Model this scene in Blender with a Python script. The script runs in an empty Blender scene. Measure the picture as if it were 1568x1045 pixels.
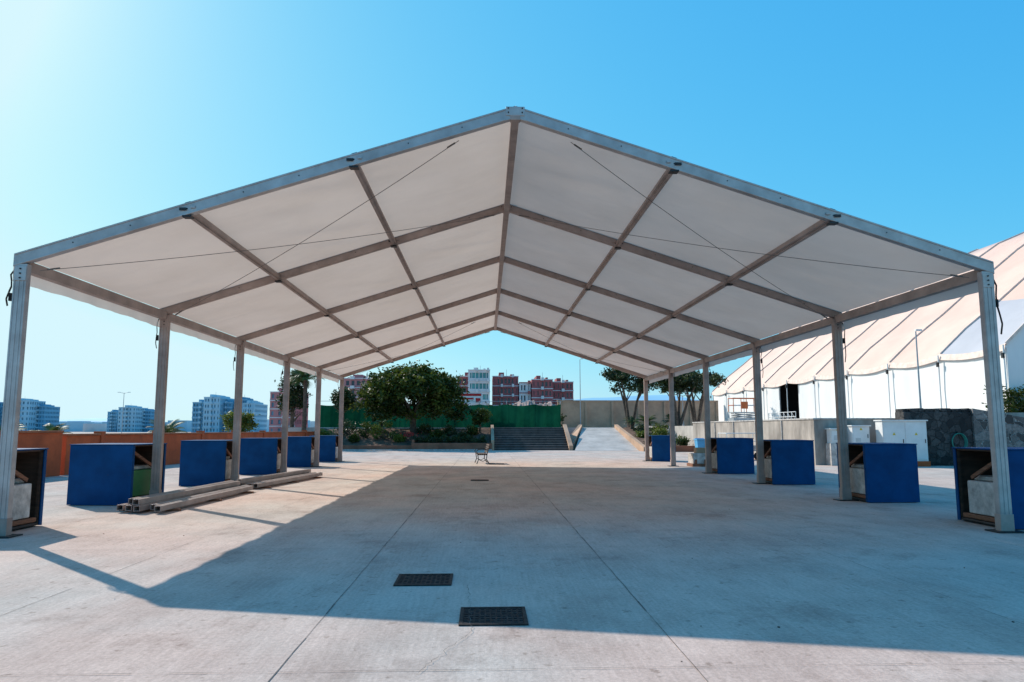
import bpy, bmesh, math, random
from mathutils import Vector, Matrix, noise
random.seed(7)
R=math.radians
scene=bpy.context.scene
col=scene.collection

# ---------------------------------------------------------------- materials
def newmat(name):
    m=bpy.data.materials.new(name); m.use_nodes=True
    nt=m.node_tree; b=nt.nodes["Principled BSDF"]
    return m,nt,b
def N(nt,t,**k):
    n=nt.nodes.new(t)
    for a,v in k.items(): setattr(n,a,v)
    return n
def mat(name,c,rough=.7,metal=0.,var=.12,scale=3.,bump=0.,bscale=40.,spec=.4,stretch=(1,1,1),c2=None):
    m,nt,b=newmat(name)
    tc=N(nt,"ShaderNodeTexCoord"); mp=N(nt,"ShaderNodeMapping"); mp.inputs["Scale"].default_value=stretch
    nt.links.new(tc.outputs["Object"],mp.inputs[0])
    n=N(nt,"ShaderNodeTexNoise"); n.inputs["Scale"].default_value=scale; n.inputs["Detail"].default_value=4; n.inputs["Roughness"].default_value=.65
    nt.links.new(mp.outputs[0],n.inputs["Vector"])
    r=N(nt,"ShaderNodeValToRGB")
    r.color_ramp.elements[0].position=.3; r.color_ramp.elements[1].position=.7
    ca=c2 if c2 else [x*(1-var*2) for x in c]
    r.color_ramp.elements[0].color=(*ca,1); r.color_ramp.elements[1].color=(*[min(1,x*(1+var)) for x in c],1)
    nt.links.new(n.outputs["Fac"],r.inputs[0]); nt.links.new(r.outputs[0],b.inputs["Base Color"])
    b.inputs["Roughness"].default_value=rough; b.inputs["Metallic"].default_value=metal
    b.inputs["Specular IOR Level"].default_value=spec
    if bump>0:
        n2=N(nt,"ShaderNodeTexNoise"); n2.inputs["Scale"].default_value=bscale; n2.inputs["Detail"].default_value=2
        nt.links.new(mp.outputs[0],n2.inputs["Vector"])
        bp=N(nt,"ShaderNodeBump"); bp.inputs["Strength"].default_value=bump; bp.inputs["Distance"].default_value=.02
        nt.links.new(n2.outputs["Fac"],bp.inputs["Height"]); nt.links.new(bp.outputs[0],b.inputs["Normal"])
    return m

def mat_concrete():
    m,nt,b=newmat("plaza_concrete")
    L=nt.links.new
    tc=N(nt,"ShaderNodeTexCoord")
    def noi(s,d=4,r=.6,st=(1,1,1),w=0):
        mp=N(nt,"ShaderNodeMapping"); mp.inputs["Scale"].default_value=st; mp.inputs["Location"].default_value=(w,w*.7,0)
        L(tc.outputs["Object"],mp.inputs[0])
        n=N(nt,"ShaderNodeTexNoise",noise_dimensions='2D'); n.inputs["Scale"].default_value=s; n.inputs["Detail"].default_value=d; n.inputs["Roughness"].default_value=r
        L(mp.outputs[0],n.inputs["Vector"]); return n.outputs["Fac"]
    def ramp(f,p0,c0,p1,c1):
        r=N(nt,"ShaderNodeValToRGB"); e=r.color_ramp.elements
        e[0].position=p0;e[1].position=p1;e[0].color=(*c0,1);e[1].color=(*c1,1); L(f,r.inputs[0]); return r.outputs[0]
    def mul(a,bb):
        x=N(nt,"ShaderNodeMix",data_type='RGBA',blend_type='MULTIPLY'); x.inputs[0].default_value=1.
        L(a,x.inputs[6]); L(bb,x.inputs[7]); return x.outputs[2]
    c=ramp(noi(.25,4,.6),.36,(.64,.475,.40),.64,(.575,.49,.43))
    c=mul(c,ramp(noi(1.0,7,.7,(1,.6,1),13),.32,(.80,.78,.77),.62,(1.03,1.03,1.02)))
    c=mul(c,ramp(noi(28,4,.8,(1,1,1),5),.32,(.82,.82,.82),.68,(1.09,1.09,1.09)))
    c=mul(c,ramp(noi(4,4,.7,(7,.35,1),31),.3,(.91,.90,.89),.7,(1.03,1.03,1.03)))
    c=mul(c,ramp(noi(.7,6,.75,(1,1,1),70),.56,(1,1,1),.74,(.72,.69,.68)))
    c=mul(c,ramp(noi(7,3,.6,(1,1,1),90),.66,(1,1,1),.76,(.70,.68,.66)))
    L(c,b.inputs["Base Color"])
    b.inputs["Roughness"].default_value=.9; b.inputs["Specular IOR Level"].default_value=.08
    bp=N(nt,"ShaderNodeBump"); bp.inputs["Strength"].default_value=.3; bp.inputs["Distance"].default_value=.01
    L(noi(45,3,.7),bp.inputs["Height"]); L(bp.outputs[0],b.inputs["Normal"])
    return m

def mat_membrane(name,c,trans,facm,bump=.12,cov=.92):
    m=bpy.data.materials.new(name); m.use_nodes=True; nt=m.node_tree; nt.nodes.clear(); L=nt.links.new
    out=N(nt,"ShaderNodeOutputMaterial"); mx=N(nt,"ShaderNodeMixShader"); d=N(nt,"ShaderNodeBsdfDiffuse"); t=N(nt,"ShaderNodeBsdfTranslucent")
    tc=N(nt,"ShaderNodeTexCoord")
    n=N(nt,"ShaderNodeTexNoise"); n.inputs["Scale"].default_value=.55; n.inputs["Detail"].default_value=4; n.inputs["Roughness"].default_value=.6
    L(tc.outputs["Object"],n.inputs["Vector"])
    def rp(c,tgt):
        r=N(nt,"ShaderNodeValToRGB"); r.color_ramp.elements[0].position=.34; r.color_ramp.elements[1].position=.62
        r.color_ramp.elements[0].color=(c[0]*cov,c[1]*cov*.99,c[2]*cov*.98,1); r.color_ramp.elements[1].color=(*c,1)
        L(n.outputs["Fac"],r.inputs[0]); L(r.outputs[0],tgt)
    rp(c,d.inputs[0]); rp(trans,t.inputs[0])
    if bump:
        mp=N(nt,"ShaderNodeMapping"); mp.inputs["Scale"].default_value=(.5,1.2,.5); mp.inputs["Rotation"].default_value=(0,0,.6)
        L(tc.outputs["Object"],mp.inputs[0])
        n2=N(nt,"ShaderNodeTexNoise"); n2.inputs["Scale"].default_value=1.3; n2.inputs["Detail"].default_value=1.5; n2.inputs["Distortion"].default_value=.5
        L(mp.outputs[0],n2.inputs["Vector"])
        bp=N(nt,"ShaderNodeBump"); bp.inputs["Strength"].default_value=bump; bp.inputs["Distance"].default_value=.12
        L(n2.outputs["Fac"],bp.inputs["Height"]); L(bp.outputs[0],d.inputs["Normal"]); L(bp.outputs[0],t.inputs["Normal"])
    mx.inputs[0].default_value=facm
    L(d.outputs[0],mx.inputs[1]); L(t.outputs[0],mx.inputs[2]); L(mx.outputs[0],out.inputs[0])
    return m

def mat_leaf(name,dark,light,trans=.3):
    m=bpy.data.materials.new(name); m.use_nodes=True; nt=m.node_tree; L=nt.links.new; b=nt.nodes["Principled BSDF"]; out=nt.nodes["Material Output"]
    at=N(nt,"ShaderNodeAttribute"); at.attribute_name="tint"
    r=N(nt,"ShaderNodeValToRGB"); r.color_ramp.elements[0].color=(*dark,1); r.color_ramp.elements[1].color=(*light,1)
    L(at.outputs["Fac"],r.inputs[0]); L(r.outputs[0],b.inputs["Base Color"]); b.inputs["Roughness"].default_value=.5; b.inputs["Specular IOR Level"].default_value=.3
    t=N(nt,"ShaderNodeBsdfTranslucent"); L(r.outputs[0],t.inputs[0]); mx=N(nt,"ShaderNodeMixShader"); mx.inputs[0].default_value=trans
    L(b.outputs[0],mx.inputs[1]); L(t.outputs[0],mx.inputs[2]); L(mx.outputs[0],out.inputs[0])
    return m

def mat_stone(name,c1,c2,mortar,scale=2.4):
    m,nt,b=newmat(name); L=nt.links.new
    tc=N(nt,"ShaderNodeTexCoord"); v=N(nt,"ShaderNodeTexVoronoi"); v.inputs["Scale"].default_value=scale
    v2=N(nt,"ShaderNodeTexVoronoi",feature='DISTANCE_TO_EDGE'); v2.inputs["Scale"].default_value=scale
    n=N(nt,"ShaderNodeTexNoise"); n.inputs["Scale"].default_value=3; ad=N(nt,"ShaderNodeMixRGB",blend_type='ADD'); ad.inputs[0].default_value=.3
    L(tc.outputs["Object"],n.inputs["Vector"]); L(tc.outputs["Object"],ad.inputs[1]); L(n.outputs["Color"],ad.inputs[2])
    L(ad.outputs[0],v.inputs["Vector"]); L(ad.outputs[0],v2.inputs["Vector"])
    r=N(nt,"ShaderNodeValToRGB"); r.color_ramp.elements[0].color=(*c1,1); r.color_ramp.elements[1].color=(*c2,1)
    sp=N(nt,"ShaderNodeSeparateColor"); L(v.outputs["Color"],sp.inputs[0])
    n3=N(nt,"ShaderNodeTexNoise"); n3.inputs["Scale"].default_value=14; L(tc.outputs["Object"],n3.inputs["Vector"])
    av=N(nt,"ShaderNodeMath",operation='MULTIPLY'); L(sp.outputs[0],av.inputs[0]); av2=N(nt,"ShaderNodeMath",operation='MULTIPLY'); av2.inputs[1].default_value=2.; L(n3.outputs["Fac"],av2.inputs[0]); L(av2.outputs[0],av.inputs[1])
    L(av.outputs[0],r.inputs[0])
    r2=N(nt,"ShaderNodeValToRGB"); r2.color_ramp.elements[0].position=.01; r2.color_ramp.elements[1].position=.05
    L(v2.outputs["Distance"],r2.inputs[0])
    mx=N(nt,"ShaderNodeMixRGB"); L(r2.outputs[0],mx.inputs[0]); mx.inputs[1].default_value=(*mortar,1); L(r.outputs[0],mx.inputs[2]); L(mx.outputs[0],b.inputs["Base Color"])
    bp=N(nt,"ShaderNodeBump"); bp.inputs["Distance"].default_value=.06; L(r2.outputs[0],bp.inputs["Height"]); L(bp.outputs[0],b.inputs["Normal"])
    b.inputs["Roughness"].default_value=.9
    return m

M={}
M['conc']=mat_concrete()
M['joint']=mat("joint_dark",(.17,.14,.125),.95,var=.3,scale=8)
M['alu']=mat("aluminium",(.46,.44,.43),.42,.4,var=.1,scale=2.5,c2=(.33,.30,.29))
M['aluin']=mat("aluminium_shaded",(.40,.30,.26),.55,.15,var=.16,scale=2.)  # same aluminium with the warm shade inside the tent put into its colour
M['mem']=mat_membrane("tent_membrane",(.60,.50,.445),(.74,.575,.47),.33,bump=.18)
M['val']=mat_membrane("tent_valance",(.66,.60,.56),(.7,.64,.6),.3,bump=0)
M['steel']=mat("dark_steel",(.05,.05,.052),.5,.7,var=.3)
M['cable']=mat("cable_steel",(.17,.15,.14),.45,.5)
M['strap']=mat("black_strap",(.015,.015,.016),.8)
M['blue']=mat("blue_paint",(.003,.058,.175),.6,0,var=.15,scale=1.8,spec=.12)
M['ply']=mat("plywood",(.085,.045,.03),.8,var=.25,scale=3,stretch=(1,1,6))
M['wood']=mat("wood_batten",(.24,.10,.055),.8,var=.25,scale=4,stretch=(1,1,8))
M['cblock']=mat("concrete_block",(.55,.50,.46),.9,var=.25,scale=5,bump=.5,bscale=25)
M['green']=mat("green_box",(.03,.16,.05),.6)
M['orange']=mat("orange_wall_paint",(.52,.10,.028),.85,var=.16,scale=1.2,bump=.3,bscale=20)
M['orange2']=mat("orange_coping",(.40,.12,.05),.85,var=.2,scale=2)
M['gwall']=mat("grey_render",(.42,.36,.31),.9,var=.28,scale=.9,bump=.4,bscale=14,stretch=(1,1,.4))
M['beige']=mat("beige_render",(.52,.32,.205),.9,var=.14,scale=.7)
M['bedwall']=mat("brown_render",(.30,.12,.07),.9,var=.2,scale=1.2)
M['stonek']=mat_stone("black_lava_stone",(.008,.008,.009),(.085,.075,.07),(.05,.045,.04),3.2)
M['stoneg']=mat_stone("lava_stone_mortared",(.04,.036,.034),(.26,.22,.20),(.40,.36,.33),2.6)
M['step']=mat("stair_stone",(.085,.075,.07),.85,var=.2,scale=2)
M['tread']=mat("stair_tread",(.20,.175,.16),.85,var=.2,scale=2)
M['ramp']=mat("ramp_concrete",(.52,.46,.41),.85,var=.14,scale=1.)
M['soil']=mat("soil",(.15,.08,.05),.95,var=.35,scale=2.5,bump=.8,bscale=6)
M['gnet']=mat_membrane("green_windscreen_net",(.008,.07,.04),(.008,.10,.05),.22,bump=0,cov=.5)
M['post']=mat("galvanised_post",(.4,.42,.43),.5,.5)
M['white']=mat("white_paint",(.74,.72,.69),.5,var=.05,scale=2)
M['mqwall']=mat("marquee_wall_white",(.80,.77,.74),.6,var=.05,scale=.6,stretch=(1,1,.3))
M['mqroof']=mat("marquee_roof_peach",(.80,.53,.41),.6,var=.06,scale=.4)
M['mqgrey']=mat("marquee_roof_greywhite",(.50,.47,.48),.6,var=.05,scale=.5)
M['mqrib']=mat("marquee_rib",(.80,.60,.50),.6)
M['dark']=mat("dark_interior",(.015,.015,.017),.9)  # near-black colour standing in for the shade inside openings
M['glass']=mat("window_glass",(.06,.07,.09),.2,0,var=.3,scale=.3,spec=.5)
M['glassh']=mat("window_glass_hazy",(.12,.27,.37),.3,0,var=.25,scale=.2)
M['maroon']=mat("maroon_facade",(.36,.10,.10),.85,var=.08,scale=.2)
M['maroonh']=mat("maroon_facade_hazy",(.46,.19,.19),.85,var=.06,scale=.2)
M['bwhite']=mat("facade_white",(.66,.63,.62),.8,var=.06,scale=.2)
M['teal']=mat("teal_glazing",(.10,.34,.34),.3,0,var=.2,scale=.3)
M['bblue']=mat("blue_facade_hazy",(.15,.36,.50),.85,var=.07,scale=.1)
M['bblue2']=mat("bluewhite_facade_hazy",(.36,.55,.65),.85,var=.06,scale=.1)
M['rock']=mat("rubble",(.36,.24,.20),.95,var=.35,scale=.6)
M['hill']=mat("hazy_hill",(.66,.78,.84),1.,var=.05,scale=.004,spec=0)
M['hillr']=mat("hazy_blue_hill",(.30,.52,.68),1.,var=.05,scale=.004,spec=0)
M['bark']=mat("bark",(.13,.09,.065),.95,var=.3,scale=6,bump=.7,bscale=12)
M['ltblue']=mat("light_blue_plastic",(.08,.36,.62),.5)
M['card']=mat("cardboard",(.36,.24,.15),.9)
M['sorange']=mat("safety_orange",(.62,.13,.03),.5)
M['yellow']=mat("warning_yellow",(.75,.55,.03),.5)
M['hose']=mat("green_hose",(.02,.20,.15),.5)
M['gratem']=mat("cast_iron_grate",(.05,.034,.03),.8,.2,var=.4,scale=12)
M['lf1']=mat_leaf("leaf_ficus",(.012,.030,.005),(.11,.13,.015),.3)
M['lf2']=mat_leaf("leaf_yellowgreen",(.05,.09,.012),(.20,.22,.035),.35)
M['lf3']=mat_leaf("leaf_dark",(.010,.026,.010),(.07,.09,.022),.2)
M['lf4']=mat_leaf("leaf_palm",(.02,.05,.012),(.11,.15,.04),.3)
M['red']=mat("red_paint",(.50,.02,.02),.6)

# ---------------------------------------------------------------- mesh builder
class MB:
    def __init__(s): s.v=[];s.f=[];s.mi=[];s.mats=[];s.smooth=[]
    def m(s,k):
        if k not in s.mats: s.mats.append(k)
        return s.mats.index(k)
    def raw(s,vs,fs,k,sm=False):
        o=len(s.v); s.v+= [tuple(x) for x in vs]; i=s.m(k)
        for f in fs: s.f.append(tuple(o+a for a in f)); s.mi.append(i); s.smooth.append(sm)
    def box(s,c,d,k,rz=0,rot=None):
        mt=rot if rot else Matrix.Rotation(rz,3,'Z')
        vs=[]
        for z in(-.5,.5):
            for x,y in((-.5,-.5),(.5,-.5),(.5,.5),(-.5,.5)):
                vs.append(Vector(c)+mt@Vector((x*d[0],y*d[1],z*d[2])))
        s.raw(vs,[(3,2,1,0),(4,5,6,7),(0,1,5,4),(1,2,6,5),(2,3,7,6),(3,0,4,7)],k)
    def bb(s,x0,x1,y0,y1,z0,z1,k): s.box(((x0+x1)/2,(y0+y1)/2,(z0+z1)/2),(x1-x0,y1-y0,z1-z0),k)
    def beam(s,a,b,w,h,k,up=(0,0,1)):
        a=Vector(a);b=Vector(b);d=(b-a);l=d.length;d.normalize();u=Vector(up)
        x=d.cross(u)
        if x.length<1e-4: x=d.cross(Vector((0,1,0)))
        x.normalize();z=x.cross(d)
        mt=Matrix((x,d,z)).transposed()
        s.box((a+b)/2,(w,l,h),k,rot=mt)
    def cyl(s,a,b,r0,r1,k,n=8,caps=True):
        a=Vector(a);b=Vector(b);d=(b-a).normalized()
        x=d.cross(Vector((0,0,1)))
        if x.length<1e-3: x=Vector((1,0,0))
        x.normalize();y=d.cross(x)
        vs=[]
        for p,r in((a,r0),(b,r1)):
            for i in range(n):
                t=2*math.pi*i/n; vs.append(p+x*math.cos(t)*r+y*math.sin(t)*r)
        fs=[(i,(i+1)%n,n+(i+1)%n,n+i) for i in range(n)]
        s.raw(vs,fs,k,True)
        if caps: s.raw(vs,[tuple(range(n))[::-1],tuple(range(n,2*n))],k)
    def path(s,pts,rs,k,n=7):
        for i in range(len(pts)-1): s.cyl(pts[i],pts[i+1],rs[i],rs[i+1],k,n)
    def quad(s,a,b,c,d,k): s.raw([a,b,c,d],[(0,1,2,3)],k)
    def build(s,name,parent=None,bevel=0,loc=None,rz=0,tint=None):
        me=bpy.data.meshes.new(name); me.from_pydata(s.v,[],s.f)
        for k in s.mats: me.materials.append(M[k])
        me.polygons.foreach_set("material_index",s.mi); me.polygons.foreach_set("use_smooth",s.smooth)
        if tint is not None:
            at=me.attributes.new("tint",'FLOAT','POINT'); at.data.foreach_set("value",tint)
        me.update()
        o=bpy.data.objects.new(name,me); col.objects.link(o)
        if parent: o.parent=parent
        if loc: o.location=loc
        if rz: o.rotation_euler[2]=rz
        if bevel:
            b=o.modifiers.new("bev",'BEVEL'); b.width=bevel; b.segments=2; b.limit_method='ANGLE'
        return o
def empty(name,loc=(0,0,0),rz=0):
    e=bpy.data.objects.new(name,None); e.location=loc; e.rotation_euler[2]=rz; e.empty_display_size=.3; col.objects.link(e); return e

# ---------------------------------------------------------------- GROUND
g=MB()
S=7000
g.quad((-S,-S,0),(S,-S,0),(S,S,0),(-S,S,0),'conc'); g.build("ground")
j=MB()
def jline(x0,y0,x1,y1,w=.018,z=.004,wob=0.,seg=1):
    pts=[]
    for i in range(seg+1):
        t=i/seg; pts.append(Vector((x0+(x1-x0)*t,y0+(y1-y0)*t,z)))
    if wob:
        for i in range(1,seg): pts[i]+=Vector((random.uniform(-wob,wob),random.uniform(-wob,wob),0))
    for a,b in zip(pts,pts[1:]):
        d=(b-a).normalized(); n=Vector((-d.y,d.x,0)); wa=w/2*(random.uniform(.3,1.3) if wob else 1)
        j.quad(a-n*wa,b-n*wa,b+n*wa,a+n*wa,'joint')
for x in(-12.6,-9.9,-7.2,-4.5,-1.78,.92,3.9,6.7,9.5,12.2):
    jline(x,-4,x+(.12 if x==.92 else -.1),54,.010 if abs(x)<3 else .005,seg=160,wob=.004)
for y in(4.95,9.9,15.1,20.2,25.4,30.6,36,41.5,47):
    jline(-14.5,y,13.8,y+.1,.005,z=.008,seg=120,wob=.004)
for (a,b,c,d) in((-.9,4.9,-.55,5.9),(-.55,5.9,-.62,7.6),(-2.2,7.0,-1.8,8.4),(2.3,6.6,3.9,5.3),(.92,8.9,2.7,10.6),(5.2,6.2,7.8,5.1)):
    jline(a,b,c,d,.0035,z=.012,seg=26,wob=.016)
j.build("pavement_joints")
d_=MB()
for i in range(45):
    x=random.uniform(-7,8); y=random.uniform(4.6,22); s_=random.uniform(.004,.009)
    d_.box((x,y,s_*.4),(s_*2,s_*1.4,s_),random.choice(['wood','cblock','ply']),random.random()*3)
d_.build("scattered_grit")

def grate(x0,x1,y0,y1,rz=0):
    cx,cy=(x0+x1)/2,(y0+y1)/2; w,h=x1-x0,y1-y0; b=MB()
    b.bb(-w/2,w/2,-h/2,h/2,.0,.004,'gratem')
    fr=.03
    b.bb(-w/2,w/2,-h/2,-h/2+fr,.004,.012,'gratem'); b.bb(-w/2,w/2,h/2-fr,h/2,.004,.012,'gratem')
    b.bb(-w/2,-w/2+fr,-h/2+fr,h/2-fr,.004,.0115,'gratem'); b.bb(w/2-fr,w/2,-h/2+fr,h/2-fr,.004,.0115,'gratem')
    n=11
    for i in range(n):
        for q in range(7):
            x=-w/2+fr+(w-2*fr)*(i+.5)/n; y=-h/2+fr+(h-2*fr)*(q+.5)/7
            b.bb(x-.015,x+.015,y-.018,y+.018,.004,.009,'dark' if (i+q)%2 else 'gratem')
    b.build("drain_grate",loc=(cx,cy,0.002),rz=rz)
grate(-1.37,-.79,7.6,8.17,.01); grate(-.66,-.10,6.08,6.66); grate(-.9,-.35,22.6,23.0); grate(-.3,.4,33,33.7)

# ---------------------------------------------------------------- TENT
FY=[11.2+5.0*i for i in range(6)]
HW=7.6; AP=6.685; SL=.325
zt=lambda x: AP-SL*abs(x)
tent=empty("frame_marquee_tent")
for i,y in enumerate(FY):
    fr=empty("portal_frame_%d"%(i+1)); fr.parent=tent
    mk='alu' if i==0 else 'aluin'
    b=MB()
    for s in(-1,1):
        b.box((s*7.5,y,2.03),(.19,.11,4.04),mk)
        for e in(-1,1):
            for dx in(-.085,-.02,.045):
                b.box((s*7.5+dx+.008,y+e*.058,2.05),(.022,.012,3.7),mk)
        dp=.2
        def prism(x0,x1,y0,y1,t0,t1,k):
            vs=[(s*x0,y0,zt(x0)-t1),(s*x1,y0,zt(x1)-t1),(s*x1,y0,zt(x1)-t0),(s*x0,y0,zt(x0)-t0),
                (s*x0,y1,zt(x0)-t1),(s*x1,y1,zt(x1)-t1),(s*x1,y1,zt(x1)-t0),(s*x0,y1,zt(x0)-t0)]
            fs=[(0,1,2,3),(7,6,5,4),(0,4,5,1),(3,2,6,7),(0,3,7,4),(1,5,6,2)]
            if s<0: fs=[f[::-1] for f in fs]
            b.raw(vs,fs,k)
        prism(.0,HW+.02,y-.05,y+.05,0,dp,mk)
        for e in(-1,1):
            ya=y+e*.05; yb=y+e*.062
            y0,y1=min(ya,yb),max(ya,yb)
            prism(.16,HW+.01,y0,y1,.004,.03,mk); prism(.16,HW+.01,y0,y1,dp-.03,dp-.004,mk)
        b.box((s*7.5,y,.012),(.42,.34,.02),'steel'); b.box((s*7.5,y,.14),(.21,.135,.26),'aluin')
        b.box((s*7.49,y-.066,3.9),(.17,.012,.22),mk)
        for dz in(-.07,.0,.07): b.cyl((s*7.49,y-.07,3.9+dz),(s*7.49,y-.085,3.9+dz),.014,.014,'steel',6)
        for fx in(1/3,2/3):
            X=s*HW*fx; b.box((X,y,zt(X)-dp-.02),(.14,.13,.03),'steel'); b.box((X+.06*s,y-.066,zt(X)-.11),(.11,.012,.045),'steel'); b.box((X-.09*s,y-.068,zt(X)-.075),(.07,.014,.04),mk)
            b.box((X,y,zt(X)+.004),(.09,.09,.014),'steel',rot=Matrix.Rotation(s*.314,3,'Y'))
        for q in range(1,9):
            X=s*HW*q/9; b.cyl((X,y-.05,zt(X)-.1),(X,y-.056,zt(X)-.1),.011,.011,'steel',6)
    b.build("aluminium_frame",fr,bevel=.004)
    a=MB()
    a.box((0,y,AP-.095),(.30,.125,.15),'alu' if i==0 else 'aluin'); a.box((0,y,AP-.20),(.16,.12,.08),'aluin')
    for dx in(-.11,.11):
        for dz in(-.05,-.12): a.cyl((dx,y-.062,AP+dz),(dx,y-.076,AP+dz),.012,.012,'steel',6)
    a.build("apex_plate",fr,bevel=.006)
pur=MB(); cab=MB(); val=MB(); strap=MB()
ang=math.atan(SL)
for k in range(5):
    y0,y1=FY[k]+.055,FY[k+1]-.055
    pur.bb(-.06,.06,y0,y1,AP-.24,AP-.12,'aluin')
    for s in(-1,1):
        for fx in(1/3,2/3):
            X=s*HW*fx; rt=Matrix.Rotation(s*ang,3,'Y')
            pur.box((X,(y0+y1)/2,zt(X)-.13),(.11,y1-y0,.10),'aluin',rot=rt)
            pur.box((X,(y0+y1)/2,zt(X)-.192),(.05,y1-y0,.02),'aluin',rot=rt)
        pur.box((s*7.5,(y0+y1)/2,4.03),(.12,y1-y0,.17),'aluin')
        n=24; vs=[];fs=[]
        for i in range(n+1):
            yy=y0-.05+(y1-y0+.1)*i/n; w=.012*math.sin(i*1.7+k)+.008*math.sin(i*.6)
            vs+=[(s*(7.64),yy,4.15),(s*(7.645+w),yy,3.97),(s*(7.64+w*1.8),yy,3.79+.02*math.sin(math.pi*i/n))]
        for i in range(n):
            for q in(0,1): fs.append((3*i+q,3*i+q+1,3*i+q+4,3*i+q+3))
        val.raw(vs,fs,'val',True)
    for s in(-1,1):
        nx,ny=60,36; vs=[];fs=[]
        for a in range(nx+1):
            for c in range(ny+1):
                u=a/nx; v=c/ny; X=s*(.0+u*7.6); yy=y0-.03+(y1-y0+.06)*v
                edge=min(1,min(v,1-v)*7)
                sup=abs(math.sin(math.pi*u*3))
                ph=(X*s*1.2+yy*2.1)*2.6+k*2
                wr=.014*math.sin(ph)*max(0,noise.noise(Vector((X*.45+k*7,yy*.6,s*3)))+.02)*2.2
                w=wr+noise.noise(Vector((X*.5,yy*.8,k*5.+s)))*.022
                z=zt(X)-.035-(.045*sup*math.sin(math.pi*v))+w*edge*(.3+.7*sup)
                vs.append((X,yy,z))
        for a in range(nx):
            for c in range(ny):
                i=a*(ny+1)+c; q=(i,i+1,i+ny+2,i+ny+1); fs.append(q if s<0 else q[::-1])
        mm=MB(); mm.raw(vs,fs,'mem',True); mm.build("roof_membrane_%d_%s"%(k+1,"l" if s<0 else "r"),tent)
for k in(0,4):
    for s in(-1,1):
        A=(s*7.3,FY[k]+.1,3.98);B=(s*.25,FY[k+1]-.12,AP-.33);C=(s*.9,FY[k]+.1,zt(.9)-.24);D=(s*7.25,FY[k+1]-.12,4.03)
        for p,q in((A,B),(C,D)):
            p=Vector(p);q=Vector(q); pts=[]
            for i in range(13):
                t=i/12; m_=p.lerp(q,t); m_.z-=.10*4*t*(1-t); pts.append(m_)
            cab.path(pts,[.0055]*13,'cable',6)
            cab.cyl(p.lerp(q,.965),p.lerp(q,.995),.015,.015,'cable',6); cab.cyl(p.lerp(q,.01),p.lerp(q,.03),.014,.014,'cable',6)
pur.build("purlins",tent,bevel=.003); cab.build("bracing_cables",tent); val.build("eave_valance",tent)
for i,y in enumerate(FY):
    for s in(-1,1):
        x=s*7.66; l=random.uniform(.5,1.0); pts=[Vector((x-.03*s,y+.04,4.0))]
        for t in range(1,7): pts.append(Vector((x+s*.03*math.sin(t*1.4+i)+s*.01,y+.05*math.sin(t*1.1+i*2),4.0-l*t/6)))
        for a,c in zip(pts,pts[1:]): strap.beam(a,c,.035,.006,'strap',up=(1,0,0))
        strap.box((x,y+.02,3.55),(.04,.05,.12),'strap')
strap.build("ratchet_straps",tent)

# ---------------------------------------------------------------- BALLAST BOXES
def ballast(side,cy,w=1.3,d=1.22,h=1.25,rz=0.,green=False,x_in=7.66):
    e=empty("blue_ballast_box",(side*x_in,cy,0),rz)
    s=side; t=.022
    b=MB()
    b.bb(*sorted((0,s*w)),-d/2,-d/2+t,.012,h-t-.002,'blue')
    b.bb(*sorted((0,s*w)),d/2-t,d/2,.012,h-t-.002,'blue')
    b.bb(*sorted((s*(w-t),s*w)),-d/2+t+.002,d/2-t-.002,.012,h-t-.002,'blue')
    b.bb(*sorted((-s*.012,s*(w+.012))),-d/2-.012,d/2+.012,h-t,h,'blue')
    b.bb(*sorted((-s*.004,s*.016)),-d/2+t+.002,-d/2+.075,.02,h-.03,'blue'); b.bb(*sorted((-s*.004,s*.016)),d/2-.075,d/2-t-.002,.02,h-.03,'blue')
    for zz in(.08,.62,1.15):
        for xx in(.05,.5,w-.05): b.cyl((s*xx,-d/2-.003,zz),(s*xx,-d/2+.002,zz),.008,.008,'steel',6)
    b.build("painted_panels",e,bevel=.003)
    i=MB()
    i.bb(*sorted((s*.03,s*(w-.03))),-d/2+t+.002,-d/2+t+.008,.02,h-.03,'ply')
    i.bb(*sorted((s*.03,s*(w-.03))),d/2-t-.008,d/2-t-.002,.02,h-.03,'ply')
    i.bb(*sorted((s*.03,s*(w-.03))),-d/2+.04,d/2-.04,h-.05,h-t-.003,'ply')
    i.bb(*sorted((s*(w-.04),s*(w-.03))),-d/2+.04,d/2-.04,.02,h-.06,'dark')
    for yy in(-d/2+.06,d/2-.06):
        i.bb(*sorted((s*.03,s*.08)),yy-.022,yy+.022,.02,h-.06,'ply')
    i.beam((s*.12,-d/2+.1,h-.12),(s*.12,d/2-.3,h*.6),.04,.06,'wood')
    i.build("timber_bracing",e)
    c=MB()
    c.bb(*sorted((s*.02,s*(w-.1))),-d/2+.08,d/2-.08,.016,.07,'steel')
    c.bb(*sorted((s*.03,s*.12)),-d/2+.1,d/2-.1,.075,.15,'wood')
    c.bb(*sorted((s*.06,s*(w-.16))),-d/2+.14,d/2-.24,.16,.70,'green' if green else 'cblock')
    c.bb(*sorted((s*.2,s*(w-.3))),-d/2+.2,d/2-.2,.705,.78,'cblock')
    c.build("concrete_weight",e,bevel=.02)
    return e
ballast(-1,11.85,1.2); ballast(-1,16.2,1.35,d=1.3,rz=-.10,green=True); ballast(-1,21.4,1.22,d=1.25,rz=.02)
ballast(-1,26.4,1.25,rz=.03); ballast(-1,31.5,1.2,rz=-.02); ballast(-1,36.4,1.25)
ballast(1,12.0,1.2,rz=-.02); ballast(1,16.2,1.15,rz=.02); ballast(1,21.3,1.2,rz=-.02); ballast(1,26.3,1.3,rz=.02); ballast(1,36.4,1.15)
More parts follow.
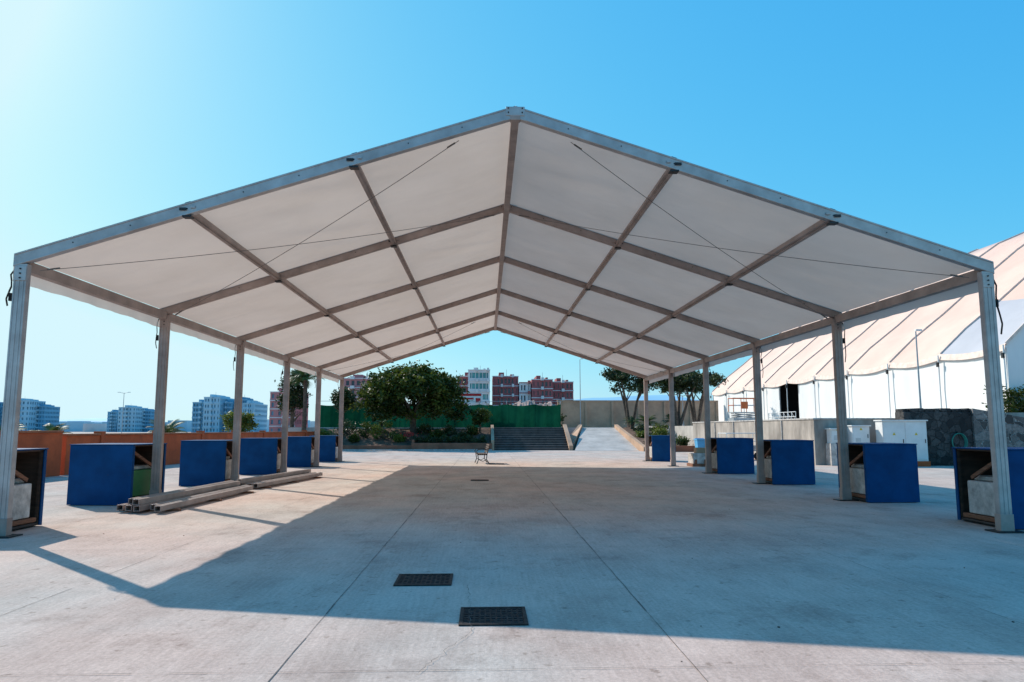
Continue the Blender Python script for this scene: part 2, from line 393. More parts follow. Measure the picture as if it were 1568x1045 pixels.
c=MB(); c.bb(-.55,.55,-.45,.45,.0,.12,'wood'); c.bb(-.5,.5,-.4,.4,.122,.55,'cblock'); c.bb(-.3,.15,-.2,.2,.552,.78,'card'); c.box((.3,.0,.62),(.25,.3,.12),'card',.4)
for q in(-.4,0,.4): c.bb(q-.05,q+.05,-.46,-.4505,.0,.3,'wood')
c.build("ballast_crate",loc=(8.75,31.2,0),bevel=.01)
def bin_(x,y):
    b=MB(); b.raw([(-.22,-.22,.06),(.22,-.22,.06),(.22,.22,.06),(-.22,.22,.06),(-.3,-.3,.95),(.3,-.3,.95),(.3,.3,.95),(-.3,.3,.95)],[(3,2,1,0),(4,5,6,7),(0,1,5,4),(1,2,6,5),(2,3,7,6),(3,0,4,7)],'ltblue')
    b.box((0,0,.99),(.66,.66,.06),'ltblue'); b.box((0,.3,1.03),(.5,.05,.05),'ltblue')
    for q in(-.2,.2): b.cyl((q-.03,.24,.08),(q+.03,.24,.08),.08,.08,'strap',10)
    b.build("light_blue_wheelie_bin",loc=(x,y,0),bevel=.01)
bin_(11.6,41)

# ---------------------------------------------------------------- BEAM STACKS
def stack(name,x0,y0,x1,y1,n,top):
    b=MB(); d=Vector((x1-x0,y1-y0,0)); L=d.length; a=math.atan2(d.y,d.x)-math.pi/2
    def prof(ox,oz,sh,yaw):
        rot=Matrix.Rotation(yaw,3,'Z')
        w,h,t=.12,.10,.010
        def bx(c,dm,k): 
            cc=rot@Vector((c[0]-ox,c[1],0)); b.box((cc.x+ox,cc.y,c[2]),dm,k,rot=rot)
        for c,dm in(((ox,sh,oz+h-t/2),(w,L,t)),((ox,sh,oz+t/2),(w,L,t)),((ox-w/2+t/2,sh,oz+h/2),(t,L,h-2*t)),((ox+w/2-t/2,sh,oz+h/2),(t,L,h-2*t))):
            bx(c,dm,'aluin')
        bx((ox,sh,oz+h+.004),(.03,L,.008),'aluin'); bx((ox,sh+.15,oz+h/2),(w-2*t-.004,L-.3,h-2*t-.004),'dark')
    for i in range(n): prof((i-(n-1)/2)*.19,.05,random.uniform(-.2,.2),random.uniform(-.008,.008))
    for i in range(top): prof((i-(top-1)/2)*.19-.12,.162,random.uniform(-.2,.2),random.uniform(-.02,.02))
    for yy in(-L*.4,0,L*.4): b.box((0,yy,.022),(n*.19+.2,.1,.044),'wood')
    b.build(name,loc=((x0+x1)/2,(y0+y1)/2,0),rz=a)
stack("aluminium_beam_stack",-6.9,14.1,-6.7,19.0,5,2)
stack("aluminium_beam_stack",-6.7,19.6,-6.15,24.6,4,1)

# ---------------------------------------------------------------- BENCH
def bench(x,y,rz):
    b=MB()
    for sx in(-.75,.75):
        b.path([(sx,-.28,0),(sx,-.20,.2),(sx,-.24,.43)],[.022,.018,.022],'steel')
        b.path([(sx,.30,0),(sx,.16,.2),(sx,.18,.43),(sx,.30,.88)],[.022,.02,.022,.018],'steel')
        b.path([(sx,-.24,.41),(sx,.2,.41)],[.02,.02],'steel')
        b.path([(sx,-.24,.43),(sx,-.29,.55),(sx,-.24,.64),(sx,-.05,.66),(sx,.24,.64)],[.018]*5,'steel')
        b.path([(sx,-.2,.2),(sx,0,.12),(sx,.16,.2)],[.014]*3,'steel')
    for q in range(5): b.box((0,-.22+q*.095,.445),(1.7,.07,.03),'ply')
    for q in range(4):
        z=.54+q*.1; yy=.195+(z-.43)*.27-.02
        b.box((0,yy,z),(1.7,.028,.07),'ply',rot=Matrix.Rotation(-.26,3,'X'))
    b.build("park_bench",loc=(x,y,0),rz=rz)
bench(-.62,34.2,R(-86))

# ---------------------------------------------------------------- SETTING
w=MB()
def wallseg(w,x0,y0,x1,y1,z0,z1,t,k,cope=None,ck=None):
    a=Vector((x0,y0,(z0+z1)/2)); b=Vector((x1,y1,(z0+z1)/2)); w.beam(a,b,t,z1-z0,k)
    if cope:
        a.z=b.z=z1+cope/2+.001; w.beam(a,b,t+.08,cope,ck)
wallseg(w,-15.6,6,-14.9,25.6,0,1.44,.22,'orange',.07,'orange2')
wallseg(w,-14.9,25.85,-13.4,56,0,1.33,.22,'orange',.07,'orange2')
for i in range(7):
    t=(i+.5)/7; w.box((-14.9+1.5*t,25.85+30*t,.74),(.30,.30,1.48),'orange')
w.build("orange_boundary_wall",bevel=.01)

w=MB()
w.bb(-13.6,-5.9,54.6,54.85,0,.38,'bedwall'); w.bb(-5.88,.0,54.4,54.65,0,.55,'bedwall'); w.bb(-5.88,-5.7,54.66,57.5,0,.8,'bedwall')
w.bb(-13.6,.0,54.3,54.38,.0,.10,'cblock')
w.build("planter_wall",bevel=.01)
def slope(name,x0,x1,y0,y1,za,zb,nx,ny,sd):
    b=MB(); vs=[];fs=[]
    for i in range(nx+1):
        for k in range(ny+1):
            x=x0+(x1-x0)*i/nx; y=y0+(y1-y0)*k/ny; vs.append((x,y,za+(zb-za)*(k/ny)+noise.noise(Vector((x*.9,y*.9,sd)))*.12))
    for i in range(nx):
        for k in range(ny):
            q=i*(ny+1)+k; fs.append((q,q+ny+1,q+ny+2,q+1))
    b.raw(vs,fs,'soil',True); b.build(name)
slope("planting_bed_soil",-13.8,-.1,54.8,58.8,.34,1.64,60,16,0)
slope("side_bed_soil",10.9,14,51,62,.15,1.65,12,16,4)

t=MB()
t.bb(-16,6.0,58.7,160,0,1.7,'ramp'); t.bb(6.001,14,62,160,0,1.698,'ramp'); t.build("upper_terrace")
t=MB(); t.bb(14.25,90,32.3,160,0,1.8,'ramp'); t.build("marquee_terrace")

s=MB(); n=10
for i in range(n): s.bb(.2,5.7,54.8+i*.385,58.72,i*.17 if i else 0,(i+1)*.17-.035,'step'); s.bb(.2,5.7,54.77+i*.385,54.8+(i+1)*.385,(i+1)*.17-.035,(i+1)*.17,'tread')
s.raw([(-.05,54.5,0),(.18,54.5,0),(.18,58.8,0),(-.05,58.8,0),(-.05,54.5,.75),(.18,54.5,.75),(.18,58.8,1.9),(-.05,58.8,1.9)],[(3,2,1,0),(4,5,6,7),(0,1,5,4),(1,2,6,5),(2,3,7,6),(3,0,4,7)],'beige')
s.raw([(5.72,54.5,0),(6.0,54.5,0),(6.0,58.8,0),(5.72,58.8,0),(5.72,54.5,.35),(6.0,54.5,.35),(6.0,58.8,1.95),(5.72,58.8,1.95)],[(3,2,1,0),(4,5,6,7),(0,1,5,4),(1,2,6,5),(2,3,7,6),(3,0,4,7)],'beige')
s.build("stone_stairs")
r=MB()
def wedge(r,bl,br,tr,tl,k):
    vs=[(bl[0],bl[1],-.02),(br[0],br[1],-.02),(tr[0],tr[1],-.02),(tl[0],tl[1],-.02),bl,br,tr,tl]
    r.raw(vs,[(3,2,1,0),(4,5,6,7),(0,1,5,4),(1,2,6,5),(2,3,7,6),(3,0,4,7)],k)
wedge(r,(6.02,53.5,.012),(10.7,53.5,.012),(10.4,62.1,1.705),(7.7,62.1,1.705),'ramp')
wedge(r,(10.72,52.0,.3),(11.0,52.0,.3),(10.7,62,1.95),(10.42,62,1.95),'beige')
wedge(r,(5.95,58.9,.6),(6.02,55,.3),(7.68,62,1.95),(7.4,62,1.95),'beige')
r.build("access_ramp")
w=MB(); w.bb(11.02,14.0,50.7,50.95,0,.42,'bedwall'); w.build("low_orange_wall",bevel=.01)

w=MB()
w.bb(14.0,14.24,32.26,51,0,1.98,'gwall'); w.bb(14.0,18.6,32.0,32.25,0,2.0,'gwall')
w.bb(13.96,14.28,31.96,51.05,1.985,2.05,'cblock'); w.bb(14.285,18.6,31.96,32.29,2.005,2.05,'cblock')
for y in(35.5,39,42.5,46): w.bb(13.94,14.0,y-.03,y+.03,0,1.98,'cblock')
w.build("grey_retaining_wall",bevel=.008)
w=MB(); w.bb(17.6,20.6,31.2,31.9,0,2.30,'stonek')
x=17.6
while x<20.5:
    l=random.uniform(.25,.5); l=min(l,20.6-x); w.box((x+l/2,31.55+random.uniform(-.03,.03),2.30+.06+random.uniform(-.02,.03)),(l*.95,.62,.16),'stonek',random.uniform(-.05,.05)); x+=l
w.build("black_lava_stone_wall",bevel=.03)
w=MB(); 
w.raw([(20.61,31.1,0),(27,31.1,0),(27,32.28,0),(20.61,32.28,0),(20.61,31.1,2.45),(27,31.1,1.35),(27,32.28,1.35),(20.61,32.28,2.45)],[(3,2,1,0),(4,5,6,7),(0,1,5,4),(1,2,6,5),(2,3,7,6),(3,0,4,7)],'stoneg')
w.bb(22.3,40,32.29,32.6,0,2.3,'gwall')
w.build("mortared_stone_wall")
h=MB()
for i in range(3):
    pts=[Vector((19.9+.28*math.cos(a)*(1+.1*i),31.12-.03*i,1.0+.38*math.sin(a))) for a in [2*math.pi*q/18 for q in range(19)]]
    h.path(pts,[.025]*19,'hose',6)
h.path([(19.7,31.1,.7),(19.55,31.0,.3),(19.6,30.7,.03),(20.2,30.4,.03)],[.025]*4,'hose',6); h.box((19.9,31.13,1.4),(.1,.12,.1),'steel')
h.build("garden_hose")

def cabinet(x0,x1,y0,y1,z0,z1,doors,base):
    c=MB(); c.bb(x0-.05,x1+.05,y0-.05,y1+.05,0,z0-.002,base)
    c.bb(x0,x1,y0,y1,z0,z1,'white'); c.bb(x0-.05,x1+.05,y0-.07,y1+.05,z1+.001,z1+.05,'white')
    w=(x1-x0)/doors
    for i in range(doors):
        a=x0+i*w; c.bb(a+.03,a+w-.03,y0-.02,y0-.001,z0+.06,z1-.05,'white'); c.box((a+w-.09,y0-.03,(z0+z1)/2),(.03,.02,.16),'steel')
        zz=(z0+z1)/2+.25; xx=a+w/2
        c.raw([(xx-.07,y0-.024,zz),(xx+.07,y0-.024,zz),(xx,y0-.024,zz+.12)],[(0,1,2)],'yellow')
        for q in range(4): c.bb(a+.12,a+.35,y0-.026,y0-.021,z0+.16+q*.05,z0+.18+q*.05,'post')
    c.build("electrical_cabinet",bevel=.006)
cabinet(16.3,18.2,30.6,31.15,.22,1.9,2,'orange')
cabinet(15.3,16.05,31.2,31.7,.85,1.68,1,'cblock')
cabinet(14.5,15.1,31.5,31.9,.95,1.55,1,'cblock')

c=MB(); 
c.bb(-1,1,-.5,.5,.45,.52,'post')
for x in(-.97,.97):
    for y in(-.47,.47): c.cyl((x,y,.52),(x,y,1.35),.02,.02,'white')
    c.cyl((x,-.47,1.35),(x,.47,1.35),.02,.02,'white')
for y in(-.47,.47):
    for z in(.95,1.35): c.cyl((-.97,y,z),(.97,y,z),.02,.02,'white')
for x in(-.7,.7):
    for y in(-.45,.45): c.cyl((x,y-.04,.2),(x,y+.04,.2),.2,.2,'strap',14); c.cyl((x,y,.2),(x,y,.46),.02,.02,'post')
for i in range(6): c.box((-.7+i*.27,random.uniform(-.1,.1),.62+random.random()*.1),(.2,.6,.2),'cblock' if i%2 else 'post',random.uniform(-.3,.3))
c.build("equipment_trolley",loc=(12.6,37.5,0),rz=.15)
c=MB()
for i in range(8): c.cyl((0,i*.75,0),(0,i*.75,1.05),.025,.025,'white')
for z in(.35,.7,1.05): c.cyl((0,0,z),(0,5.25,z),.025,.025,'white')
for i in range(7): c.cyl((0,i*.75,.35),(0,i*.75+.75,1.05),.012,.012,'white')
c.build("white_railing",loc=(22.6,54,1.8))
c=MB()
c.bb(-1.0,1.0,-.45,.45,.2,.55,'post'); 
for x in(-.7,.7):
    for y in(-.42,.42): c.cyl((x,y-.07,.2),(x,y+.07,.2),.2,.2,'strap',14)
for z in(.57,.72):
    for y in(-.35,.35):
        c.beam((-.8,y,z),(.8,y,z+.14),.04,.05,'post'); c.beam((-.8,y+.03,z+.14),(.8,y+.03,z),.04,.05,'post')
c.bb(-1.0,1.0,-.45,.45,.9,.97,'post')
for x in(-.97,0,.97):
    for y in(-.42,.42): c.cyl((x,y,.97),(x,y,1.95),.028,.028,'sorange')
for y in(-.42,.42):
    for z in(1.45,1.95): c.cyl((-.97,y,z),(.97,y,z),.028,.028,'sorange' if z>1.5 else 'white')
for x in(-.97,.97):
    for z in(1.45,1.95): c.cyl((x,-.42,z),(x,.42,z),.028,.028,'sorange')
c.bb(-.4,.1,-.46,-.43,1.2,1.7,'sorange')
c.build("scissor_lift",loc=(18.0,52,1.8),rz=.1)

# ---------------------------------------------------------------- STRIPED MARQUEE
mq=empty("peach_roof_marquee")
prof=[(24,5.55),(25.5,6.95),(27.5,8.5),(30,10.6),(32.5,12.6),(35,14.3),(37,15.15),(39,14.3),(41.5,12.6),(44,10.6),(46.5,8.5),(48.5,6.95),(50,5.55)]
Y0,Y1=33.4,78.4; nb=9; sub=8
b=MB(); vs=[];fs=[]
ny=nb*sub
for k in range(ny+1):
    y=Y0+(Y1-Y0)*k/ny; ph=(k%sub)/sub; sag=math.sin(math.pi*ph)
    for i,(x,z) in enumerate(prof):
        f_=1-abs(i-6)/6.
        vs.append((x,y,z-.24*sag*(math.sin(math.pi*f_)**.6 if 0<f_<1 else 0)-(.18*sag if i in(0,12) else 0)))
np_=len(prof)
fa=[];fb=[]
for k in range(ny):
    for i in range(np_-1):
        q=k*np_+i; f4=(q,q+np_,q+np_+1,q+1)
        (fb if k<sub and i<2 else fa).append(f4)
b.raw(vs,fa,'mqroof',True); b.raw(vs,fb,'mqgrey',True)
vv=[];vf=[]
for k in range(ny+1):
    y=Y0+(Y1-Y0)*k/ny; ph=(k%sub)/sub; sag=math.sin(math.pi*ph)
    vv+=[(23.97,y,5.55-.18*sag+.02),(23.9,y,5.25-.18*sag)]
for k in range(ny): vf.append((2*k,2*k+1,2*k+3,2*k+2))
b.raw(vv,vf,'mqrib',True)
b.build("roof_fabric",mq)
b=MB()
for k in range(nb+1):
    y=Y0+(Y1-Y0)*k/nb
    for (x0,z0),(x1,z1) in zip(prof,prof[1:]): b.beam((x0,y,z0+.03),(x1,y,z1+.03),.12,.05,'mqrib',up=(0,1,0))
    b.cyl((23.85,y,1.8),(23.85,y,5.5),.04,.04,'white'); b.box((23.8,y,5.0),(.1,.12,.25),'steel')
b.build("roof_ribs",mq)
b=MB()
def wally(y0,y1):
    n=max(2,int((y1-y0)/.4)); vs=[];fs=[]
    for i in range(n+1):
        y=y0+(y1-y0)*i/n; o=.03*math.sin(y*3.1)+.02*math.sin(y*7.3)
        vs+=[(24.05+o,y,1.8),(24.02+o*.7,y,3.6),(24.05,y,5.4)]
    for i in range(n):
        for q in(0,1): fs.append((3*i+q,3*i+3+q,3*i+4+q,3*i+1+q))
    b.raw(vs,fs,'mqwall',True)
wally(Y0+.05,56.6); wally(60.4,Y1-.05)
for yy in(Y0+.1,Y1-.1):
    pts=[(x,yy,z-.1) for x,z in prof]; pts=[(24,yy,1.8)]+pts+[(50,yy,1.8)]
    b.raw(pts,[tuple(range(len(pts)))],'mqwall')
b.bb(49.9,50,Y0+.2,Y1-.2,1.8,5.4,'mqwall')
b.build("side_walls",mq)
b=MB(); b.bb(24.02,24.1,56.5,56.65,1.8,5.4,'post'); b.bb(24.02,24.1,60.35,60.5,1.8,5.4,'post'); b.bb(27,27.1,54,66,1.8,5.4,'dark'); b.bb(24.2,27,62.0,62.1,1.8,5.4,'dark')  # posts frame the doorway; dark panels behind paint in the interior shade
b.build("door_frame_and_shade_panels",mq)

# ---------------------------------------------------------------- BACK WALLS, FENCE
w=MB(); w.bb(6.9,23.5,75,75.3,1.7,4.35,'beige'); w.bb(6.85,23.5,74.95,75.35,4.352,4.5,'beige')
for i in range(7): w.bb(7+i*2.7,7.25+i*2.7,74.85,74.999,1.7,4.35,'beige')
w.build("beige_boundary_wall")
f=MB(); vs=[];fs=[]
n=160
for i in range(n+1):
    x=-15.6+21.9*i/n; o=.10*math.sin(i*.8)+.08*math.sin(i*.33)+.05*math.sin(i*2.1)
    dr=.14*abs(math.sin(i*math.pi/(160/9)))
    vs+=[(x,66+o*.3,1.72),(x,66+o,2.7),(x,66,3.78-dr)]
for i in range(n):
    for q in(0,1): fs.append((3*i+q,3*i+3+q,3*i+4+q,3*i+1+q))
f.raw(vs,fs,'gnet',True)
for i in range(10): f.cyl((-15.6+i*2.43,66.2,1.7),(-15.6+i*2.43,66.2,4.1),.035,.035,'post')
f.cyl((-15.6,66.2,4.05),(6.3,66.2,4.05),.02,.02,'post',6)
f.build("green_windscreen_fence")
b=MB(); b.cyl((-.8,0,0),(-.8,0,3.2),.05,.05,'post'); b.cyl((.8,0,0),(.8,0,3.2),.05,.05,'post')
b.bb(-1.1,1.1,-.06,-.01,2.25,3.25,'white'); b.bb(-1.02,1.02,-.075,-.062,2.95,3.18,'red'); b.bb(-1.02,.3,-.075,-.062,2.62,2.78,'red'); b.bb(.5,.95,-.075,-.062,2.35,2.75,'red')
b.build("red_and_white_sign",loc=(-1.9,69,1.7))

def lamp(name,x,y,z0,z1,double=False,arm=.9):
    b=MB(); b.cyl((0,0,0),(0,0,z1-z0),.05,.03,'post'); b.cyl((0,0,0),(0,0,.35),.09,.08,'post')
    for s in((-1,1) if double else (1,)):
        b.cyl((0,0,z1-z0-.05),(s*arm,0,z1-z0+.06),.025,.02,'post'); b.box((s*(arm+.1),0,z1-z0+.07),(.28,.16,.07),'white')
    b.build(name,loc=(x,y,z0))
lamp("street_lamp",9.1,74,1.7,8.6,False,.1)
lamp("street_lamp",-44,90,0,5.9,True,.5)
lamp("street_lamp",19.46,33,1.8,6.05,False,.02)
lamp("street_lamp",16.3,62,1.8,4.4,True,.4)

# ---------------------------------------------------------------- BUILDINGS
def building(name,x0,x1,y0,y1,z1,floors,bays,wall,glass,band=None,z0=0,roof=True,pw=.45,seed=0,rh=1.2):
    e=empty(name); rr=random.Random(seed+int(x0*7)); b=MB(); b.bb(x0+.35,x1-.35,y0+.35,y1-.35,z0,z1-.3,glass); b.build("windows",e)
    b=MB(); fh=(z1-z0)/floors
    for i in range(floors+1):
        z=z0+i*fh; h=fh*.5; b.bb(x0,x1,y0,y1,max(z0,z-h*.5),min(z1,z+h*.5),wall)
    bw=(x1-x0)/bays
    for i in range(bays+1):
        x=x0+i*bw; w_=bw*pw*(rr.choice((.8,1,1.7)))/2
        b.bb(max(x0+.02,x-w_),min(x1-.02,x+w_),y0+.04,y0+.6,z0,z1-.02,wall)
    nb_=max(2,int((y1-y0)/bw))
    for i in range(nb_+1):
        y=y0+(y1-y0)*i/nb_; w_=bw*pw/2
        for xx in((x0+.03,x0+.5),(x1-.5,x1-.03)): b.bb(xx[0],xx[1],max(y0+.05,y-w_),min(y1-.05,y+w_),z0,z1-.03,wall)
    if roof:
        b.bb(x0+(x1-x0)*.25,x0+(x1-x0)*.45,y0+2,y1-2,z1+.001,z1+rh,wall); b.bb(x0+(x1-x0)*.7,x0+(x1-x0)*.8,y0+2,y1-3,z1+.001,z1+rh*.6,wall)
        b.cyl((x0+(x1-x0)*.55,y0+3,z1),(x0+(x1-x0)*.55,y0+3,z1+rh*1.8),.06,.04,'post',5)
    b.build("walls",e)
    if band:
        b=MB()
        for i in range(1,floors+1):
            z=z0+i*fh-.1
            b.bb(x0-.1,x1+.1,y0-.12,y0-.005,z,z+.22,band)
            for k in range(bays):
                if (k+1)%3==0: b.bb(x0+k*bw+.2,x0+(k+1)*bw-.2,y0-1.2,y0-.13,z-fh*.02-.15,z+.6,band)
        b.build("balconies_and_bands",e)
building("maroon_apartment_building",-8.3,-.2,200,216,15.9,6,6,'maroon','glass','bwhite')
building("teal_glazed_tower",-5.2,.6,196,199.8,17.3,6,6,'bwhite','teal','bwhite',pw=.2,rh=.8)
building("maroon_apartment_building",1.4,8.6,204,218,16.2,6,7,'maroon','glass','bwhite')
building("white_apartment_building",8.8,12.0,203,216,14.4,5,3,'bwhite','glass','maroon',roof=False)
building("maroon_apartment_building",12.2,18.0,202,217,15.2,6,5,'maroon','glass','bwhite')
building("maroon_apartment_building",18.2,24.2,206,217,14.8,6,5,'maroon','glass','bwhite')
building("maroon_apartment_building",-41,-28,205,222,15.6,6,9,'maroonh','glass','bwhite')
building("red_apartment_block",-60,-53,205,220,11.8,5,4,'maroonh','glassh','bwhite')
for i,(x,wd,z,k) in enumerate(((0,7,7.5,'rock'),(7,5,8.2,'bwhite'),(12,6,7.2,'rock'),(17.5,4,8.8,'bwhite'),(-4.,4,8.,'bwhite'),(-12,7,7.5,'rock'))):
    building("low_house",x,x+wd,150+i*3,157+i*3,z*.82,3,4,k,'glass',None,roof=False,pw=.7)
b=MB(); vs=[];fs=[]
for i in range(61):
    for k in range(9):
        x=-2+20*i/60; y=120+18*k/8; env=max(0,math.sin(math.pi*i/60))**.5*max(0,math.sin(math.pi*k/8))**.7
        vs.append((x,y,1.6+env*(4.6+1.1*noise.noise(Vector((x*.5,y*.3,0)))+.7*noise.noise(Vector((x*1.7,y,4))))))
for i in range(60):
    for k in range(8):
        q=i*9+k; fs.append((q,q+9,q+10,q+1))
b.raw(vs,fs,'rock'); b.build("rocky_mound")
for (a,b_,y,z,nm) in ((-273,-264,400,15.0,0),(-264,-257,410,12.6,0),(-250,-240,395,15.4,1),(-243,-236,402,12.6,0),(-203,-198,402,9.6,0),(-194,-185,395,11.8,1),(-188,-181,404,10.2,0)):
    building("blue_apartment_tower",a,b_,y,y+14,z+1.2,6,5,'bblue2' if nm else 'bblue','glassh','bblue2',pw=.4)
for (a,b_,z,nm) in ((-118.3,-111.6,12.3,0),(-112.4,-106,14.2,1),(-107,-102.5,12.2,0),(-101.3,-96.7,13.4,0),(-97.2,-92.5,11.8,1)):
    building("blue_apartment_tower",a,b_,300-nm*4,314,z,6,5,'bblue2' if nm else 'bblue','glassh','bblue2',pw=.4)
b=MB()
for i in range(260):
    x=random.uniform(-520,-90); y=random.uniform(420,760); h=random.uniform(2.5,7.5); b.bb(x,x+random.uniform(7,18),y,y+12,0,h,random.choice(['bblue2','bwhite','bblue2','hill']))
b.build("distant_town")

def hill(name,x0,x1,y,hf,k,n=120,dep=900):
    h=MB(); vs=[];fs=[]
    for i in range(n+1):
        x=x0+(x1-x0)*i/n; z=hf(x)
        for q,(dy,fz) in enumerate(((0,0),(dep*.3,.35),(dep*.6,.75),(dep,1.))): vs.append((x,y+dy,z*fz*(1+.1*noise.noise(Vector((x*.004,q*2.,3)))) if q else -2))
    for i in range(n):
        for q in range(3): fs.append((4*i+q,4*i+4+q,4*i+5+q,4*i+1+q))
    h.raw(vs,fs,k,True); h.build(name)
def hf(x):
    t=x/3000
    return max(4,34+24*noise.noise(Vector((t*4,0,0)))+10*noise.noise(Vector((t*17,1,0)))+30*math.exp(-((t+.62)/.05)**2))
def hf2(x):
    t=x/3000
    return max(2,10+150*math.exp(-((t-.24)/.22)**2)+10*noise.noise(Vector((t*17,1,0))))
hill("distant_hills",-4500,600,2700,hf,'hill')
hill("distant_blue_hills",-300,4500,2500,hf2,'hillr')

# ---------------------------------------------------------------- VEGETATION
def leafcloud(blobs,nclump,nleaf,leaf,seed,crad=.5,shell=.45,flat=1.):
    rd=random.Random(seed); vs=[];fs=[];tint=[]
    tot=sum(b[3]*b[4]*b[5] for b in blobs)
    for (cx,cy,cz,rx,ry,rz) in blobs:
        nc=max(3,int(nclump*rx*ry*rz/tot))
        for _ in range(nc):
            d=Vector((rd.gauss(0,1),rd.gauss(0,1),rd.gauss(0,1))).normalized(); r=shell+(1-shell)*rd.random()**.6
            bump=1+.18*noise.noise(d*2.3+Vector((seed,0,0)))
            c=Vector((cx+d.x*rx*r*bump,cy+d.y*ry*r*bump,cz+d.z*rz*r*bump))
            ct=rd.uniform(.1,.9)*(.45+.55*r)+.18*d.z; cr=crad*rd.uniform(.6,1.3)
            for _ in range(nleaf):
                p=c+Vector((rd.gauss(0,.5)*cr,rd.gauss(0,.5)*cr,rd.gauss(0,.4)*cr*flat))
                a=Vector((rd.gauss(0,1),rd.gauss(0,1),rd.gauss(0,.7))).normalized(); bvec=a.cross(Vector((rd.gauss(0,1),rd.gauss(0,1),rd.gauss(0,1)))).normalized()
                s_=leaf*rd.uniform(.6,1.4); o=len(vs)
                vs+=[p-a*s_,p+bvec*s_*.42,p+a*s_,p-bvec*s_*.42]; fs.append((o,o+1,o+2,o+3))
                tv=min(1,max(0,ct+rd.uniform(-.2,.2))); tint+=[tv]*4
    return vs,fs,tint
def foliage(name,parent,blobs,nclump,nleaf,leaf,seed,k='lf1',**kw):
    vs,fs,tint=leafcloud(blobs,nclump,nleaf,leaf,seed,**kw); b=MB(); b.raw(vs,fs,k); return b.build(name,parent,tint=tint)
def trunk(parent,base,h,r,limbs,spread,seed,lean=(0,0)):
    rd=random.Random(seed); b=MB(); base=Vector(base); top=base+Vector((lean[0],lean[1],h))
    mid=base.lerp(top,.5)+Vector((rd.uniform(-.1,.1),rd.uniform(-.1,.1),0))
    b.path([base-Vector((0,0,.2)),base+Vector((0,0,.15)),mid,top],[r*1.5,r*1.1,r*.9,r*.7],'bark',9)
    for i in range(limbs):
        a=2*math.pi*(i+rd.random()*.5)/limbs; st=base.lerp(top,rd.uniform(.5,1.)); q=spread*rd.uniform(.6,1.)
        m=st+Vector((math.cos(a)*q*.45,math.sin(a)*q*.45,spread*.35)); e=st+Vector((math.cos(a)*q,math.sin(a)*q,spread*rd.uniform(.5,.85)))
        b.path([st,m,e],[r*.5,r*.33,r*.1],'bark',6)
        e2=m+Vector((rd.uniform(-1,1),rd.uniform(-1,1),rd.uniform(.4,1)))*spread*.4; b.path([m,e2],[r*.25,r*.07],'bark',5)
    return b.build("trunk_and_limbs",parent)
T=empty("round_ficus_tree"); trunk(T,(-6.1,58,.95),1.9,.28,9,2.8,3)
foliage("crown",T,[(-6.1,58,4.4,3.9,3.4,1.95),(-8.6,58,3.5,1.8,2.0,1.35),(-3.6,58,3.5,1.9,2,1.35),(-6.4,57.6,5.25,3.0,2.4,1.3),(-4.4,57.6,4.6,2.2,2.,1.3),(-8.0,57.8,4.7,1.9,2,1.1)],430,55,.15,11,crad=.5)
T=empty("ball_topiary_tree"); trunk(T,(-.9,57.8,1.3),.8,.07,4,.5,5)
foliage("crown",T,[(-.9,57.8,2.55,.85,.85,.6)],60,45,.09,12,crad=.25)
for i,(x,y,z,r,k) in enumerate(((-8.2,56.4,1.5,.95,'lf2'),(-9.6,57,1.45,.8,'lf1'),(-11.2,57.3,1.6,.9,'lf3'),(-4.2,56.5,1.1,.5,'lf1'),(-3.2,57.4,1.3,.55,'lf3'),(-7,55.8,.85,.35,'lf2'),(-12.5,56,1.1,.5,'lf2'),(-2.2,56.3,1.0,.4,'lf3'),(-1.5,57.4,1.4,.4,'lf1'),(-5.2,57.6,1.4,.6,'lf3'),(-10.3,55.9,.8,.35,'lf1'),
      (11.6,53,.6,.45,'lf3'),(12.6,55,1.1,.6,'lf2'),(13.2,57.5,1.4,.7,'lf1'),(12.0,59,1.5,.55,'lf3'),(13.4,52,.6,.4,'lf4'),(11.7,57,1.1,.35,'lf2'))):
    T=empty("garden_shrub"); foliage("leaves",T,[(x,y,z,r,r,r*.8)],30,36,.08,40+i,k,crad=.28)
    bb_=MB()
    for q in range(5): bb_.path([(x,y,z-r*1.1),(x+random.uniform(-r,r)*.6,y+random.uniform(-r,r)*.6,z+r*.3)],[.03,.012],'bark',5)
    bb_.build("stems",T)
T=MB()
for i in range(60): T.box((-6.3+random.gauss(0,.35),55.9+random.gauss(0,.2),1.0+random.random()*.35),(.06,.06,.05),'red',random.random()*3)
T.build("red_flower_bed")
foliage("low_hedge",None,[(-5.3+.9*i,55.1,.75,.6,.35,.28) for i in range(6)],110,36,.07,77,'lf3',crad=.2)
T=empty("broadleaf_tree"); trunk(T,(-16.0,60,0),4.2,.18,8,1.2,21)
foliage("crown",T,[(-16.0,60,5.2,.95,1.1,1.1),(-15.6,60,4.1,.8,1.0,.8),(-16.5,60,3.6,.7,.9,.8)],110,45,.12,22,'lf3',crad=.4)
T=empty("small_round_tree"); trunk(T,(-17.6,52,0),1.4,.1,5,.8,23)
foliage("crown",T,[(-17.6,52,2.0,1.0,1.0,.75)],70,45,.1,24,'lf2',crad=.3)
T=empty("broadleaf_tree"); trunk(T,(-12.4,62,1.7),2.0,.15,7,1.1,25)
foliage("crown",T,[(-12.4,62,4.2,.9,1.0,.8),(-12.0,62,3.6,.7,.8,.6)],80,45,.12,26,'lf3',crad=.35)
